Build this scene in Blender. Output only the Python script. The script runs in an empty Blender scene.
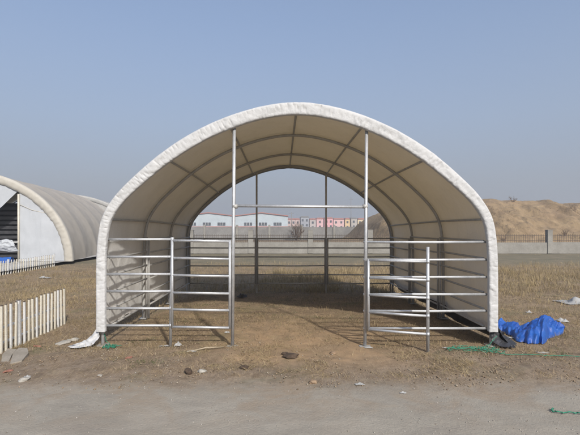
import bpy, math, random
import numpy as np
random.seed(7); rng = np.random.default_rng(7)
S = bpy.context.scene; C = S.collection
R = math.radians; PI = math.pi
H = 1.79; F = 450.0; U0 = 282.0; V0 = 226.6
def pt(u, v, d): return ((u-U0)*d/F, d, H-(v-V0)*d/F)
def gp(u, v):
    d = H*F/(v-V0); return ((u-U0)*d/F, d)

# ------------------------------------------------------------------ numpy noise
def _h(ix, iy, s):
    n = (ix.astype(np.int64)*374761393 + iy.astype(np.int64)*668265263 + s*974634777) & 0xffffffff
    n = ((n ^ (n >> 13))*1274126177) & 0xffffffff
    return ((n ^ (n >> 16)) & 0xffff)/65535.0
def vn(x, y, sc, s=0):
    x = np.asarray(x, float)/sc; y = np.asarray(y, float)/sc
    ix = np.floor(x); iy = np.floor(y); fx = x-ix; fy = y-iy
    fx = fx*fx*(3-2*fx); fy = fy*fy*(3-2*fy)
    a = _h(ix, iy, s); b = _h(ix+1, iy, s); c = _h(ix, iy+1, s); d = _h(ix+1, iy+1, s)
    return (a*(1-fx)+b*fx)*(1-fy)+(c*(1-fx)+d*fx)*fy
def fbm(x, y, sc, s=0, o=4):
    t = 0; a = .5
    for k in range(o):
        t = t + a*vn(x, y, sc/2**k, s+k*17); a *= .5
    return t/(1-.5**o)
def ss(a, b, x):
    t = np.clip((np.asarray(x, float)-a)/(b-a), 0, 1); return t*t*(3-2*t)
def gh(x, y):
    """height of the ground"""
    x = np.asarray(x, float); y = np.asarray(y, float)
    near = ss(4.9, 5.6, y)*(1-ss(60, 90, y))
    h = -.09*ss(8.5, 12.5, y)*(1-ss(60, 90, y))
    h = h + near*((fbm(x, y, 1.3, 3)-.5)*.07 + (fbm(x, y, .35, 9, 3)-.5)*.035*(1-ss(12, 20, y)))
    h = h + .05*ss(5.2, 5.9, y)*(1-ss(6.3, 7.2, y))*fbm(x, y, .6, 21)
    h = h + (1-near)*(fbm(x, y, 1.2, 5)-.5)*.012*(1-ss(20, 40, np.abs(y)))
    h = h - .03
    return h

# ------------------------------------------------------------------ mesh helpers
def link(name, me, mat=None, parent=None):
    o = bpy.data.objects.new(name, me); C.objects.link(o)
    if mat and me is not None: me.materials.append(mat)
    if parent: o.parent = parent
    return o
class MB:
    def __init__(s): s.v = []; s.f = []
    def add(s, v, f):
        b = len(s.v); s.v += [tuple(map(float, p)) for p in v]; s.f += [tuple(b+i for i in q) for q in f]
    def box(s, c, d, rz=0, rx=0):
        c0, s0 = math.cos(rz), math.sin(rz); v = []
        for sx in (-1, 1):
            for sy in (-1, 1):
                for sz in (-1, 1):
                    x, y, z = sx*d[0]/2, sy*d[1]/2, sz*d[2]/2
                    if rx: y, z = y*math.cos(rx)-z*math.sin(rx), y*math.sin(rx)+z*math.cos(rx)
                    v.append((c[0]+x*c0-y*s0, c[1]+x*s0+y*c0, c[2]+z))
        s.add(v, [(0,1,3,2),(4,6,7,5),(0,4,5,1),(2,3,7,6),(0,2,6,4),(1,5,7,3)])
    def tube(s, P, r, n=10, caps=True):
        P = [np.array(p, float) for p in P]; rs = r if hasattr(r, '__len__') else [r]*len(P)
        T = []
        for i in range(len(P)):
            t = P[min(i+1, len(P)-1)]-P[max(i-1, 0)]; T.append(t/(np.linalg.norm(t)+1e-9))
        a = np.array([0, 0, 1.]) if abs(T[0][2]) < .9 else np.array([1., 0, 0])
        nrm = np.cross(T[0], a); nrm /= np.linalg.norm(nrm); v = []
        for i, p in enumerate(P):
            nrm = nrm - T[i]*np.dot(nrm, T[i]); nrm /= np.linalg.norm(nrm); b = np.cross(T[i], nrm)
            for k in range(n):
                q = 2*PI*k/n; v.append(p+rs[i]*(math.cos(q)*nrm+math.sin(q)*b))
        f = [(i*n+k, i*n+(k+1) % n, (i+1)*n+(k+1) % n, (i+1)*n+k) for i in range(len(P)-1) for k in range(n)]
        if caps:
            f.append(tuple(range(n-1, -1, -1))); f.append(tuple((len(P)-1)*n+k for k in range(n)))
        s.add(v, f)
    def grid(s, V, nu, nv, closed=False):
        f = []
        for i in range(nu-1):
            for j in range(nv-1): f.append((i*nv+j, (i+1)*nv+j, (i+1)*nv+j+1, i*nv+j+1))
        s.add(V, f)
    def prism(s, poly, y0, y1):
        """polygon in x,z extruded in y"""
        n = len(poly)
        v = [(p[0], y0, p[1]) for p in poly]+[(p[0], y1, p[1]) for p in poly]
        f = [tuple(range(n)), tuple(range(2*n-1, n-1, -1))]+[(i, i+n, (i+1) % n+n, (i+1) % n) for i in range(n)]
        s.add(v, f)
    def mesh(s, name, smooth=False):
        me = bpy.data.meshes.new(name); me.from_pydata(s.v, [], s.f); me.update()
        if smooth: me.polygons.foreach_set('use_smooth', [True]*len(me.polygons))
        return me
    def build(s, name, mat, parent=None, smooth=False):
        return link(name, s.mesh(name, smooth), mat, parent)
def npmesh(name, V, quads=None, tris=None, smooth=False):
    me = bpy.data.meshes.new(name); me.vertices.add(len(V)); me.vertices.foreach_set('co', np.ascontiguousarray(V, dtype=np.float32).ravel())
    idx = []; st = []; n = 0
    for q in (quads, tris):
        if q is None or len(q) == 0: continue
        k = q.shape[1]; idx.append(q.ravel()); st.append(n+np.arange(len(q))*k); n += q.size
    idx = np.concatenate(idx).astype(np.int32); st = np.concatenate(st).astype(np.int32)
    me.loops.add(len(idx)); me.loops.foreach_set('vertex_index', idx)
    me.polygons.add(len(st)); me.polygons.foreach_set('loop_start', st)
    me.update(calc_edges=True); me.validate()
    if smooth: me.polygons.foreach_set('use_smooth', [True]*len(me.polygons))
    return me
def gridmesh(name, X, Y, Z, smooth=True):
    nu, nv = X.shape; V = np.stack([X, Y, Z], -1).reshape(-1, 3)
    i, j = np.meshgrid(np.arange(nu-1), np.arange(nv-1), indexing='ij'); a = i*nv+j
    q = np.stack([a, a+nv, a+nv+1, a+1], -1).reshape(-1, 4)
    return npmesh(name, V, quads=q, smooth=smooth)
def tag(o, label=None, cat=None, group=None, kind=None):
    if label: o['label'] = label
    if cat: o['category'] = cat
    if group: o['group'] = group
    if kind: o['kind'] = kind
    return o
def thing(name, loc, label, cat, group=None, rz=0):
    o = bpy.data.objects.new(name, None); C.objects.link(o); o.location = loc; o.rotation_euler = (0, 0, rz)
    o.empty_display_size = .2
    return tag(o, label, cat, group)
def copy_tree(o, parent=None):
    c = o.copy(); C.objects.link(c); c.parent = parent
    for ch in list(o.children): copy_tree(ch, c)
    return c

# ------------------------------------------------------------------ materials
def mat(name):
    m = bpy.data.materials.new(name); m.use_nodes = True; nt = m.node_tree; nt.nodes.clear()
    o = nt.nodes.new('ShaderNodeOutputMaterial'); return m, nt, o
def N(nt, t, **k):
    n = nt.nodes.new('ShaderNode'+t)
    for a, b in k.items():
        if a in n.inputs: n.inputs[a].default_value = b
        else: setattr(n, a, b)
    return n
def noise(nt, vec, scale, detail=6, rough=.6, dist=0):
    n = N(nt, 'TexNoise'); n.inputs['Scale'].default_value = scale; n.inputs['Detail'].default_value = detail
    n.inputs['Roughness'].default_value = rough; n.inputs['Distortion'].default_value = dist
    if vec: nt.links.new(vec, n.inputs['Vector'])
    return n.outputs['Fac']
def ramp(nt, fac, stops):
    n = N(nt, 'ValToRGB'); e = n.color_ramp.elements
    while len(e) < len(stops): e.new(.5)
    for i, (p, c) in enumerate(stops):
        e[i].position = p; e[i].color = tuple(c)+(1,) if hasattr(c, '__len__') else (c, c, c, 1)
    nt.links.new(fac, n.inputs['Fac']); return n.outputs['Color']
def mixc(nt, fac, a, b, mode='MIX'):
    n = N(nt, 'Mix'); n.data_type = 'RGBA'; n.blend_type = mode
    for s, val in ((n.inputs[0], fac), (n.inputs[6], a), (n.inputs[7], b)):
        if isinstance(val, bpy.types.NodeSocket): nt.links.new(val, s)
        elif hasattr(val, '__len__'): s.default_value = tuple(val)+(1,)
        else: s.default_value = val
    return n.outputs[2]
def bump(nt, h, strength=.3, dist=.02):
    b = N(nt, 'Bump'); b.inputs['Strength'].default_value = strength; b.inputs['Distance'].default_value = dist
    nt.links.new(h, b.inputs['Height']); return b.outputs['Normal']
def coords(nt, kind='Object', scale=None):
    t = N(nt, 'TexCoord').outputs[kind]
    if scale:
        mp = N(nt, 'Mapping'); mp.inputs['Scale'].default_value = scale; nt.links.new(t, mp.inputs['Vector']); t = mp.outputs[0]
    return t
def surf(name, c1, c2, scale=8, rough=.8, metallic=0, bmp=.2, bd=.01, stretch=None, fine=60, spec=.5):
    m, nt, o = mat(name); p = N(nt, 'BsdfPrincipled'); v = coords(nt, 'Object', stretch)
    f = noise(nt, v, scale); g = noise(nt, v, fine, 3)
    col = mixc(nt, f if False else ramp(nt, f, [(.3, 0.), (.7, 1.)]), c1, c2)
    col = mixc(nt, .35, col, ramp(nt, g, [(.3, .35), (.7, .65)]), 'OVERLAY')
    nt.links.new(col, p.inputs['Base Color']); p.inputs['Roughness'].default_value = rough; p.inputs['Metallic'].default_value = metallic
    p.inputs['Specular IOR Level'].default_value = spec
    if bmp: nt.links.new(bump(nt, noise(nt, v, fine*.5, 5), bmp, bd), p.inputs['Normal'])
    nt.links.new(p.outputs[0], o.inputs[0]); return m
def cloth(name, c1, c2, trans, tfac, bmp=.25, scale=1.6, spec=.25, rough=.55):
    """coated fabric that lets some daylight through"""
    m, nt, o = mat(name); p = N(nt, 'BsdfPrincipled'); t = N(nt, 'BsdfTranslucent'); v = coords(nt)
    f = noise(nt, v, scale, 5); col = mixc(nt, ramp(nt, f, [(.35, 0.), (.7, 1.)]), c1, c2)
    st = noise(nt, coords(nt, 'Object', (6, 6, .9)), 1.5, 6)
    col = mixc(nt, ramp(nt, st, [(.55, 0.), (.8, .35)]), col, tuple(c*.72 for c in c1))
    nt.links.new(col, p.inputs['Base Color']); p.inputs['Roughness'].default_value = rough; p.inputs['Specular IOR Level'].default_value = spec
    tf = mixc(nt, ramp(nt, noise(nt, v, 2.3, 5), [(.3, 0.), (.75, 1.)]), trans, tuple(c*.82 for c in trans))
    nt.links.new(tf, t.inputs['Color'])
    b = N(nt, 'Bump'); b.inputs['Strength'].default_value = bmp; b.inputs['Distance'].default_value = .03
    w = mixc(nt, .5, noise(nt, v, 5, 6, .55, .8), noise(nt, v, 16, 4, .6, .5))
    nt.links.new(w, b.inputs['Height'])
    nt.links.new(b.outputs[0], p.inputs['Normal']); nt.links.new(b.outputs[0], t.inputs['Normal'])
    mx = N(nt, 'MixShader'); mx.inputs[0].default_value = tfac
    nt.links.new(p.outputs[0], mx.inputs[1]); nt.links.new(t.outputs[0], mx.inputs[2]); nt.links.new(mx.outputs[0], o.inputs[0])
    return m
def blades(name, cols, rough=.7, tr=.25):
    m, nt, o = mat(name); g = N(nt, 'NewGeometry'); n = len(cols)
    col = ramp(nt, g.outputs['Random Per Island'], [(i/(n-1), c) for i, c in enumerate(cols)])
    big = noise(nt, g.outputs['Position'], .35, 4)
    col = mixc(nt, ramp(nt, big, [(.35, 0.), (.65, .5)]), col, tuple(c*.75 for c in cols[0]))
    p = N(nt, 'BsdfPrincipled'); t = N(nt, 'BsdfTranslucent'); p.inputs['Roughness'].default_value = rough; p.inputs['Specular IOR Level'].default_value = .2
    nt.links.new(col, p.inputs['Base Color']); nt.links.new(col, t.inputs['Color'])
    mx = N(nt, 'MixShader'); mx.inputs[0].default_value = tr
    nt.links.new(p.outputs[0], mx.inputs[1]); nt.links.new(t.outputs[0], mx.inputs[2]); nt.links.new(mx.outputs[0], o.inputs[0]); return m

def earth_mat():
    m, nt, o = mat('earth'); g = N(nt, 'NewGeometry'); pos = g.outputs['Position']; p = N(nt, 'BsdfPrincipled')
    sx = N(nt, 'SeparateXYZ'); nt.links.new(pos, sx.inputs[0])
    def mr(v, a, b, c=0., d=1.):
        n = N(nt, 'MapRange'); n.interpolation_type = 'SMOOTHSTEP'; nt.links.new(v, n.inputs[0])
        for i, q in enumerate((a, b, c, d)): n.inputs[i+1].default_value = q
        return n.outputs[0]
    def mth(op, a, b):
        n = N(nt, 'Math'); n.operation = op
        for i, q in enumerate((a, b)):
            if isinstance(q, bpy.types.NodeSocket): nt.links.new(q, n.inputs[i])
            else: n.inputs[i].default_value = q
        return n.outputs[0]
    n1 = noise(nt, pos, .9, 7, .62, .4); n2 = noise(nt, pos, 6, 8, .7); n3 = noise(nt, pos, 45, 5, .7); n4 = noise(nt, pos, 2.2, 6, .65, .6)
    # trodden soil with straw trodden into it
    soil = mixc(nt, ramp(nt, n1, [(.35, 0.), (.65, 1.)]), (.155, .108, .068), (.275, .20, .13))
    soil = mixc(nt, ramp(nt, n2, [(.4, 0.), (.7, .8)]), soil, (.13, .095, .06))
    soil = mixc(nt, ramp(nt, n3, [(.45, 0.), (.72, .6)]), soil, (.40, .31, .20))
    for k_, (rz_, sc_) in enumerate(((.4, (60, 9, 1)), (1.5, (70, 8, 1)), (2.5, (55, 8, 1)))):
        mp_ = N(nt, 'Mapping'); mp_.inputs['Rotation'].default_value = (0, 0, rz_); mp_.inputs['Scale'].default_value = sc_; nt.links.new(pos, mp_.inputs[0])
        st_ = noise(nt, mp_.outputs[0], 1.0, 3, .6, .6)
        soil = mixc(nt, mth('MULTIPLY', ramp(nt, st_, [(.56, 0.), (.66, .75)]), ramp(nt, n4, [(.3, .25), (.6, 1.)])), soil, ((.42, .33, .20), (.10, .072, .045), (.36, .275, .165))[k_])
    pt1 = noise(nt, pos, 1.3, 7, .7, 1.0); pt2 = noise(nt, pos, 3.3, 7, .7, .8)
    soil = mixc(nt, ramp(nt, pt1, [(.52, 0.), (.62, .6)]), soil, (.15, .135, .07))
    soil = mixc(nt, ramp(nt, pt2, [(.55, 0.), (.66, .7)]), soil, (.085, .06, .042))
    soil = mixc(nt, ramp(nt, pt2, [(.30, .65), (.42, 0.)]), soil, (.36, .265, .165))
    sand = mixc(nt, ramp(nt, n2, [(.35, 0.), (.7, 1.)]), (.37, .255, .150), (.28, .195, .12))
    vm = mth('MULTIPLY', mr(sx.outputs[1], 5.9, 7.0, 1, 0), ramp(nt, n4, [(.35, .3), (.6, 1.)]))
    soil = mixc(nt, mth('MULTIPLY', vm, .55), soil, mixc(nt, ramp(nt, n2, [(.4, 0.), (.65, 1.)]), (.23, .19, .155), (.13, .098, .075)))
    sx2 = mth('ABSOLUTE', mth('SUBTRACT', sx.outputs[0], .4), 0); 
    smask = mth('MULTIPLY', mth('MULTIPLY', mr(sx2, .6, 2.0, 1, 0), mth('MULTIPLY', mr(sx.outputs[1], 5.6, 6.2), mr(sx.outputs[1], 7.2, 9.3, 1, 0))), ramp(nt, n4, [(.35, .25), (.6, 1.)]))
    col = mixc(nt, smask, soil, sand)
    # far side: matted greenish grey weeds in front of the low wall
    gm = mth('MULTIPLY', mr(sx.outputs[1], 20, 25), mr(sx.outputs[1], 40, 60, 1, 0))
    col = mixc(nt, mth('MULTIPLY', gm, .8), col, mixc(nt, ramp(nt, n1, [(.35, 0.), (.65, 1.)]), (.13, .125, .085), (.19, .165, .115)))
    far = mr(sx.outputs[1], 45, 90); col = mixc(nt, far, col, (.20, .175, .14))
    # grey compacted track in the foreground
    e = mth('ADD', sx.outputs[1], mth('ADD', mth('MULTIPLY', mth('SUBTRACT', n4, .5), .75), mth('MULTIPLY', mth('SUBTRACT', n2, .5), .45)))
    rd = mixc(nt, ramp(nt, n4, [(.3, 0.), (.7, 1.)]), (.262, .238, .200), (.33, .300, .250))
    rd = mixc(nt, ramp(nt, n1, [(.5, 0.), (.75, .55)]), rd, (.235, .205, .175))
    rd = mixc(nt, ramp(nt, n3, [(.55, 0.), (.75, .5)]), rd, (.17, .155, .14))
    rd = mixc(nt, ramp(nt, noise(nt, pos, 120, 3, .7), [(.6, 0.), (.75, .5)]), rd, (.44, .42, .39))
    mp2 = N(nt, 'Mapping'); mp2.inputs['Scale'].default_value = (.7, 1.9, 1); mp2.inputs['Rotation'].default_value = (0, 0, .05); nt.links.new(pos, mp2.inputs[0])
    stk = noise(nt, mp2.outputs[0], 1.2, 6, .6, .5)
    rd = mixc(nt, ramp(nt, stk, [(.5, 0.), (.70, .4)]), rd, (.39, .355, .30))
    rd = mixc(nt, ramp(nt, stk, [(.32, .5), (.47, 0.)]), rd, (.225, .20, .17))
    drift = mth('MULTIPLY', mr(sx.outputs[1], 3.6, 5.1), ramp(nt, noise(nt, pos, 1.5, 7, .65, .8), [(.44, 0.), (.62, .8)]))
    rd = mixc(nt, drift, rd, (.275, .215, .155))
    col = mixc(nt, mr(e, 4.75, 5.55, 1, 0), col, rd)
    nt.links.new(col, p.inputs['Base Color']); p.inputs['Roughness'].default_value = .95; p.inputs['Specular IOR Level'].default_value = .15
    hh = mth('ADD', mth('MULTIPLY', n2, .6), mth('MULTIPLY', n3, .4))
    nt.links.new(bump(nt, hh, .7, .03), p.inputs['Normal']); nt.links.new(p.outputs[0], o.inputs[0]); return m

EARTH = earth_mat()
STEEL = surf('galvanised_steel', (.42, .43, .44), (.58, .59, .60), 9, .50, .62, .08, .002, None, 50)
DULL = surf('dull_steel', (.32, .315, .30), (.42, .41, .39), 7, .6, .3, .08, .002, None, 50)  # darker, rougher, less metallic grey than STEEL, for inner pipes, plates and clamps
COVER = cloth('cover_fabric', (.73, .72, .70), (.80, .79, .765), (.35, .25, .11), .20, .5)
TRIM = cloth('trim_fabric', (.47, .47, .465), (.52, .52, .52), (.45, .43, .4), .06, .5, 3)
BLACKF = surf('black_sheet', (.018, .018, .02), (.04, .04, .045), 5, .5, 0, .3, .01)
TENT = cloth('tent_fabric', (.36, .325, .275), (.42, .38, .325), (.35, .3, .2), .10)
TENTG = cloth('tent_grey_fabric', (.33, .325, .31), (.38, .37, .35), (.3, .28, .25), .08)
TENTB = cloth('tent_trim_fabric', (.43, .405, .355), (.49, .465, .41), (.5, .45, .35), .12, .4, 3)
TENTW = cloth('tent_end_fabric', (.42, .44, .465), (.47, .49, .515), (.6, .6, .6), .12)
PALE = surf('matt_galvanised_steel', (.50, .49, .47), (.62, .61, .59), 8, .6, .12, .08, .002, None, 50)
WHITEP = surf('white_painted_plastic', (.50, .50, .48), (.58, .58, .57), 10, .45, 0, .05, .002)
CREAM = surf('cream_painted_wood', (.48, .44, .35), (.56, .53, .46), 10, .5, 0, .05, .002)
CONC = surf('concrete', (.19, .18, .16), (.27, .26, .235), 1.2, .9, 0, .4, .02, None, 14)
CONCY = surf('yard_concrete', (.30, .29, .275), (.38, .37, .35), .6, .9, 0, .3, .01, None, 9)
GREYW = surf('grey_render', (.15, .145, .14), (.22, .215, .205), .5, .9, 0, .2, .01, None, 5)
IRON = surf('rusty_dark_iron', (.06, .05, .045), (.12, .09, .07), 6, .7, .3, .1, .002)
BLUE = surf('blue_tarpaulin', (.006, .048, .26), (.018, .10, .36), 3, .50, 0, .5, .012, None, 40)
GREEN = surf('green_cord', (.012, .14, .085), (.025, .22, .13), 20, .6, 0, 0)
SAND = None
def sand_mat():
    m, nt, o = mat('loose_earth'); p = N(nt, 'BsdfPrincipled'); pos = N(nt, 'NewGeometry').outputs['Position']
    mp = N(nt, 'Mapping'); mp.inputs['Rotation'].default_value = (0, .6, 0); mp.inputs['Scale'].default_value = (.8, .5, .28); nt.links.new(pos, mp.inputs[0])
    a = noise(nt, mp.outputs[0], 1.1, 8, .65, .7); b = noise(nt, pos, 2.4, 7, .7); c = noise(nt, pos, .22, 5)
    col = mixc(nt, ramp(nt, a, [(.35, 0.), (.65, 1.)]), (.20, .140, .078), (.31, .222, .125))
    col = mixc(nt, ramp(nt, b, [(.52, 0.), (.75, .7)]), col, (.105, .072, .05))
    col = mixc(nt, ramp(nt, c, [(.45, 0.), (.7, .5)]), col, (.22, .15, .10))
    e_ = noise(nt, pos, .9, 8, .75, .6); col = mixc(nt, ramp(nt, e_, [(.55, 0.), (.68, .8)]), col, (.095, .072, .045))
    nt.links.new(col, p.inputs['Base Color']); p.inputs['Roughness'].default_value = .95
    nt.links.new(bump(nt, mixc(nt, .5, a, b), .8, .25), p.inputs['Normal']); nt.links.new(p.outputs[0], o.inputs[0]); return m
SAND = sand_mat()

# ------------------------------------------------------------------ sun, sky, camera
ELEV, AZ = R(35), R(22)          # the sun stands behind the camera, to the right
sunv = np.array([math.sin(AZ)*math.cos(ELEV), -math.cos(AZ)*math.cos(ELEV), math.sin(ELEV)])
ld = bpy.data.lights.new('sun', 'SUN'); ld.energy = 4.6; ld.angle = R(2.2); ld.color = (1, .95, .87)
lo = bpy.data.objects.new('sun', ld); C.objects.link(lo); lo.location = (10, -20, 30)
import mathutils
lo.rotation_euler = mathutils.Vector(sunv).to_track_quat('Z', 'Y').to_euler()
w = bpy.data.worlds.new('World'); S.world = w; w.use_nodes = True; nt = w.node_tree; nt.nodes.clear()
sky = nt.nodes.new('ShaderNodeTexSky'); sky.sky_type = 'NISHITA'; sky.sun_disc = False
sky.sun_elevation = ELEV; sky.sun_rotation = math.atan2(sunv[0], sunv[1]); sky.air_density = 1.3; sky.dust_density = 3.8; sky.ozone_density = 2.0; sky.altitude = 0
hs = nt.nodes.new('ShaderNodeHueSaturation'); hs.inputs['Saturation'].default_value = .85; nt.links.new(sky.outputs[0], hs.inputs['Color'])
tint = mixc(nt, 1.0, hs.outputs[0], (.955, 1.0, 1.13), 'MULTIPLY')   # white balance of the hazy sky
gz_ = nt.nodes.new('ShaderNodeSeparateXYZ'); nt.links.new(nt.nodes.new('ShaderNodeTexCoord').outputs['Generated'], gz_.inputs[0])
mr_ = nt.nodes.new('ShaderNodeMapRange'); mr_.interpolation_type = 'SMOOTHSTEP'; nt.links.new(gz_.outputs[2], mr_.inputs[0])
for i_, q_ in enumerate((.05, .75, .85, .2)): mr_.inputs[i_+1].default_value = q_
hz_ = ramp(nt, gz_.outputs[2], [(0., (.2475, .268, .314)), (.09, (.2475, .272, .325)), (.22, (.243, .292, .384)), (.42, (.215, .283, .415))])
hz_ = mixc(nt, 1.0, hz_, (10, 10, 10), 'MULTIPLY')
tint = mixc(nt, mr_.outputs[0], tint, hz_)          # dust layer near the horizon
bg = nt.nodes.new('ShaderNodeBackground'); bg.inputs[1].default_value = .145; nt.links.new(tint, bg.inputs[0])
wo = nt.nodes.new('ShaderNodeOutputWorld'); nt.links.new(bg.outputs[0], wo.inputs[0])
cd = bpy.data.cameras.new('camera'); cd.sensor_width = 36; cd.lens = F/580*36; cd.shift_x = 8/580; cd.shift_y = (V0-217.5)/580; cd.clip_start = .05; cd.clip_end = 5000
co = bpy.data.objects.new('camera', cd); C.objects.link(co); co.location = (0, 0, H); co.rotation_euler = (PI/2, 0, 0); S.camera = co
S.view_settings.view_transform = 'Standard'; S.view_settings.look = 'None'; S.view_settings.gamma = 1; S.view_settings.exposure = 0; S.view_settings.use_curve_mapping = False

# ------------------------------------------------------------------ ground
def axis(pts):
    out = []
    for (a, b, st) in pts: out += list(np.arange(a, b, st))
    return np.array(out+[pts[-1][1]])
xs = axis([(-1500, -100, 200), (-100, -20, 8), (-20, -6, .35), (-6, 6.5, .05), (6.5, 40, .4), (40, 100, 8), (100, 1500, 200)])
ys = axis([(-60, 0, 6), (0, 3, .25), (3, 10.5, .05), (10.5, 16, .12), (16, 40, .4), (40, 100, 6), (100, 1500, 100)])
X, Y = np.meshgrid(xs, ys, indexing='ij'); Z = gh(X, Y)
tag(link('ground', gridmesh('ground', X, Y, Z), EARTH), kind='structure')
# compacted track in the foreground, an uneven-edged sheet just above the ground
xs2 = axis([(-60, -8, 2), (-8, 8, .06), (8, 60, 2)]); ts = np.linspace(0, 1, 90)
edge = 5.12+(fbm(xs2, xs2*0, .9, 40)-.5)*.5
X, T = np.meshgrid(xs2, ts, indexing='ij'); Y = -6+(edge[:, None]+6)*T
me = gridmesh('road', X, Y, gh(X, Y)+.004+(1-T)*.003)
tag(link('road', me, EARTH), kind='structure')
# concrete yard by the long tent
xs3 = np.linspace(-45, -10.9, 60); ys3 = np.linspace(14, 70, 60); X, Y = np.meshgrid(xs3, ys3, indexing='ij')
tag(link('yard_paving', gridmesh('yard_paving', X, Y, gh(X, Y)*0+.04), CONCY), kind='structure')

# ------------------------------------------------------------------ shelter
CX = .225
_prof = [(3.045, .22), (3.045, .8), (3.04, 1.3), (3.015, 1.65), (2.955, 1.93), (2.81, 2.19), (2.56, 2.47), (2.06, 2.905), (1.52, 3.25), (.97, 3.49), (.45, 3.63), (0, 3.675)]
_prof = [(x*.986, z if z < 1.4 else 1.79+(z-1.79)*.986 if z > 1.79 else z) for x, z in _prof]
_prof = [(-x, z) for x, z in _prof]+[(x, z) for x, z in _prof[-2::-1]]
def spline(P, n):
    P = np.array(P, float); P = np.vstack([2*P[0]-P[1], P, 2*P[-1]-P[-2]]); out = []
    for i in range(1, len(P)-2):
        for k in range(24):
            t = k/24; a, b, c, d = P[i-1], P[i], P[i+1], P[i+2]
            out.append(.5*((2*b)+(-a+c)*t+(2*a-5*b+4*c-d)*t*t+(-a+3*b-3*c+d)*t**3))
    out.append(P[-2]); out = np.array(out); L = np.concatenate([[0], np.cumsum(np.linalg.norm(np.diff(out, axis=0), axis=1))])
    q = np.linspace(0, L[-1], n); return np.stack([np.interp(q, L, out[:, 0]), np.interp(q, L, out[:, 1])], 1)
def normals(P):
    T = np.gradient(P, axis=0); T /= np.linalg.norm(T, axis=1)[:, None]; return np.stack([-T[:, 1], T[:, 0]], 1)   # outward for left-to-right arch
def offset(P, d): return P+normals(P)*(d[:, None] if hasattr(d, '__len__') else d)
YB = [6.82, 8.84, 10.86, 12.88]
def gz(y): return float(-.09*ss(8.5, 12.5, y))
sh = thing('livestock_shelter', (CX, 6.82, 0), 'open-ended white fabric arch shelter with steel hoops standing on dry dirt', 'shelter')
def shp(p): return (p[0]-CX, p[1]-6.82, p[2])     # local coordinates
PR = spline(_prof, 221)
# cover
nt_, ny = 221, 121
P = spline(_prof, nt_); yy = np.linspace(6.76, 12.98, ny); nn = normals(P)
bay = np.abs(np.sin((yy-6.82)/2.02*PI))
TT, YY = np.meshgrid(np.arange(nt_), yy, indexing='ij')
arc = TT/nt_*10.0
lower = 1-ss(1.2, 2.2, P[:, 1])[:, None]
sag = -.022*bay[None, :]*(.4+fbm(arc, YY, 1.2, 60)) + (fbm(arc, YY, .5, 61)-.5)*.030 + (fbm(arc*1.6+YY*.8, YY*1.2-arc*.5, .22, 67)-.5)*.010 + lower*(fbm(arc, YY, .45, 62)-.5)*.05*bay[None, :]
sag = sag + .006*np.sin((YY*1.1+arc*2.2)*5)*bay[None, :]*fbm(arc, YY, .8, 66)
XX = P[:, 0][:, None]+nn[:, 0][:, None]*sag; ZZ = P[:, 1][:, None]+nn[:, 1][:, None]*sag
gg = np.array([gz(y) for y in yy])[None, :]
ZZ = ZZ+gg*.9
ends = (np.abs(TT-110) >= 110)
ZZ = ZZ+ends*(fbm(YY, arc, .5, 63)-.5)*.12
cov = link('cover', gridmesh('cover', XX, YY-6.82, ZZ), COVER, sh)
# puckered band round the front arch
def band(P, y0, w_top, w_side, thick, seed, freq, amp):
    n = len(P); z = P[:, 1]; wd = w_side+(w_top-w_side)*ss(1.6, 3.2, z)
    secs = [(.002, .08), (.006, .03), (.0, .0), (-.06, -.016), (-.18, -.019), (-.34, -.018), (-.5, -.017), (-.66, -.016), (-.82, -.015), (-.94, -.012), (-1, .003), (-1.02, .05)]
    L = np.concatenate([[0], np.cumsum(np.linalg.norm(np.diff(P, axis=0), axis=1))])
    nn = normals(P); Xs, Ys, Zs = [], [], []
    for k, (o_, y_) in enumerate(secs):
        s = k/(len(secs)-1); q = L+s*.09*np.sign(P[:, 0])
        q2 = q+.05*(vn(q, q*0+s, .3, seed+9)-.5)
        rdg = (1-np.abs(vn(q2, q*0+s*.8, .07*freq, seed)-.5)*2)**3-.3
        pk = rdg*2.0*amp*(.3+1.2*vn(q, q*0+s*.5, .16, seed+4)) + (vn(q, q*0+s, .17*freq, seed+3)-.5)*1.4*amp
        env = math.sin(PI*min(1, max(0, s*1.0)))**.6 if 0 < s < 1 else 0
        of = np.where(o_ > 0, o_, o_*wd)+pk*.45*(.35+env)*(.6+.6*vn(q, q*0, .5, seed+7)); yq = y0+y_*thick+pk*env*1.1
        Xs.append(P[:, 0]+nn[:, 0]*of); Zs.append(P[:, 1]+nn[:, 1]*of); Ys.append(yq)
    return np.stack(Xs, 1), np.stack(Ys, 1), np.stack(Zs, 1)
Pb = spline(_prof, 1500)
X, Y, Z = band(Pb, 6.72, .185, .135, 1, 5, 1, .0065)
link('front_trim', gridmesh('front_trim', X, Y-6.82, Z), TRIM, sh)
X, Y, Z = band(Pb, 6.72, .10, .09, 1, 15, 1, .006); Y = 2*6.72-Y+6.30
link('rear_trim', gridmesh('rear_trim', X, Y-6.82, Z-.08), TRIM, sh)
# hoops
for i, y in enumerate(YB):
    P = offset(spline(_prof, 121), -.062); g = gz(y)
    pts = [(P[0, 0], y-6.82, -.03+g)]+[(p[0], y-6.82, p[1]+g*.9) for p in P]+[(P[-1, 0], y-6.82, -.03+g)]
    b = MB(); b.tube(pts, .029 if i else .027, 12)
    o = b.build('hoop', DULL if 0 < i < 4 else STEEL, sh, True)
    for sx in (pts[0][0], pts[-1][0]):
        m = MB(); m.box((sx, y-6.82, g-.005), (.15, .15, .012)); m.build('base_plate', DULL, o)
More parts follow.
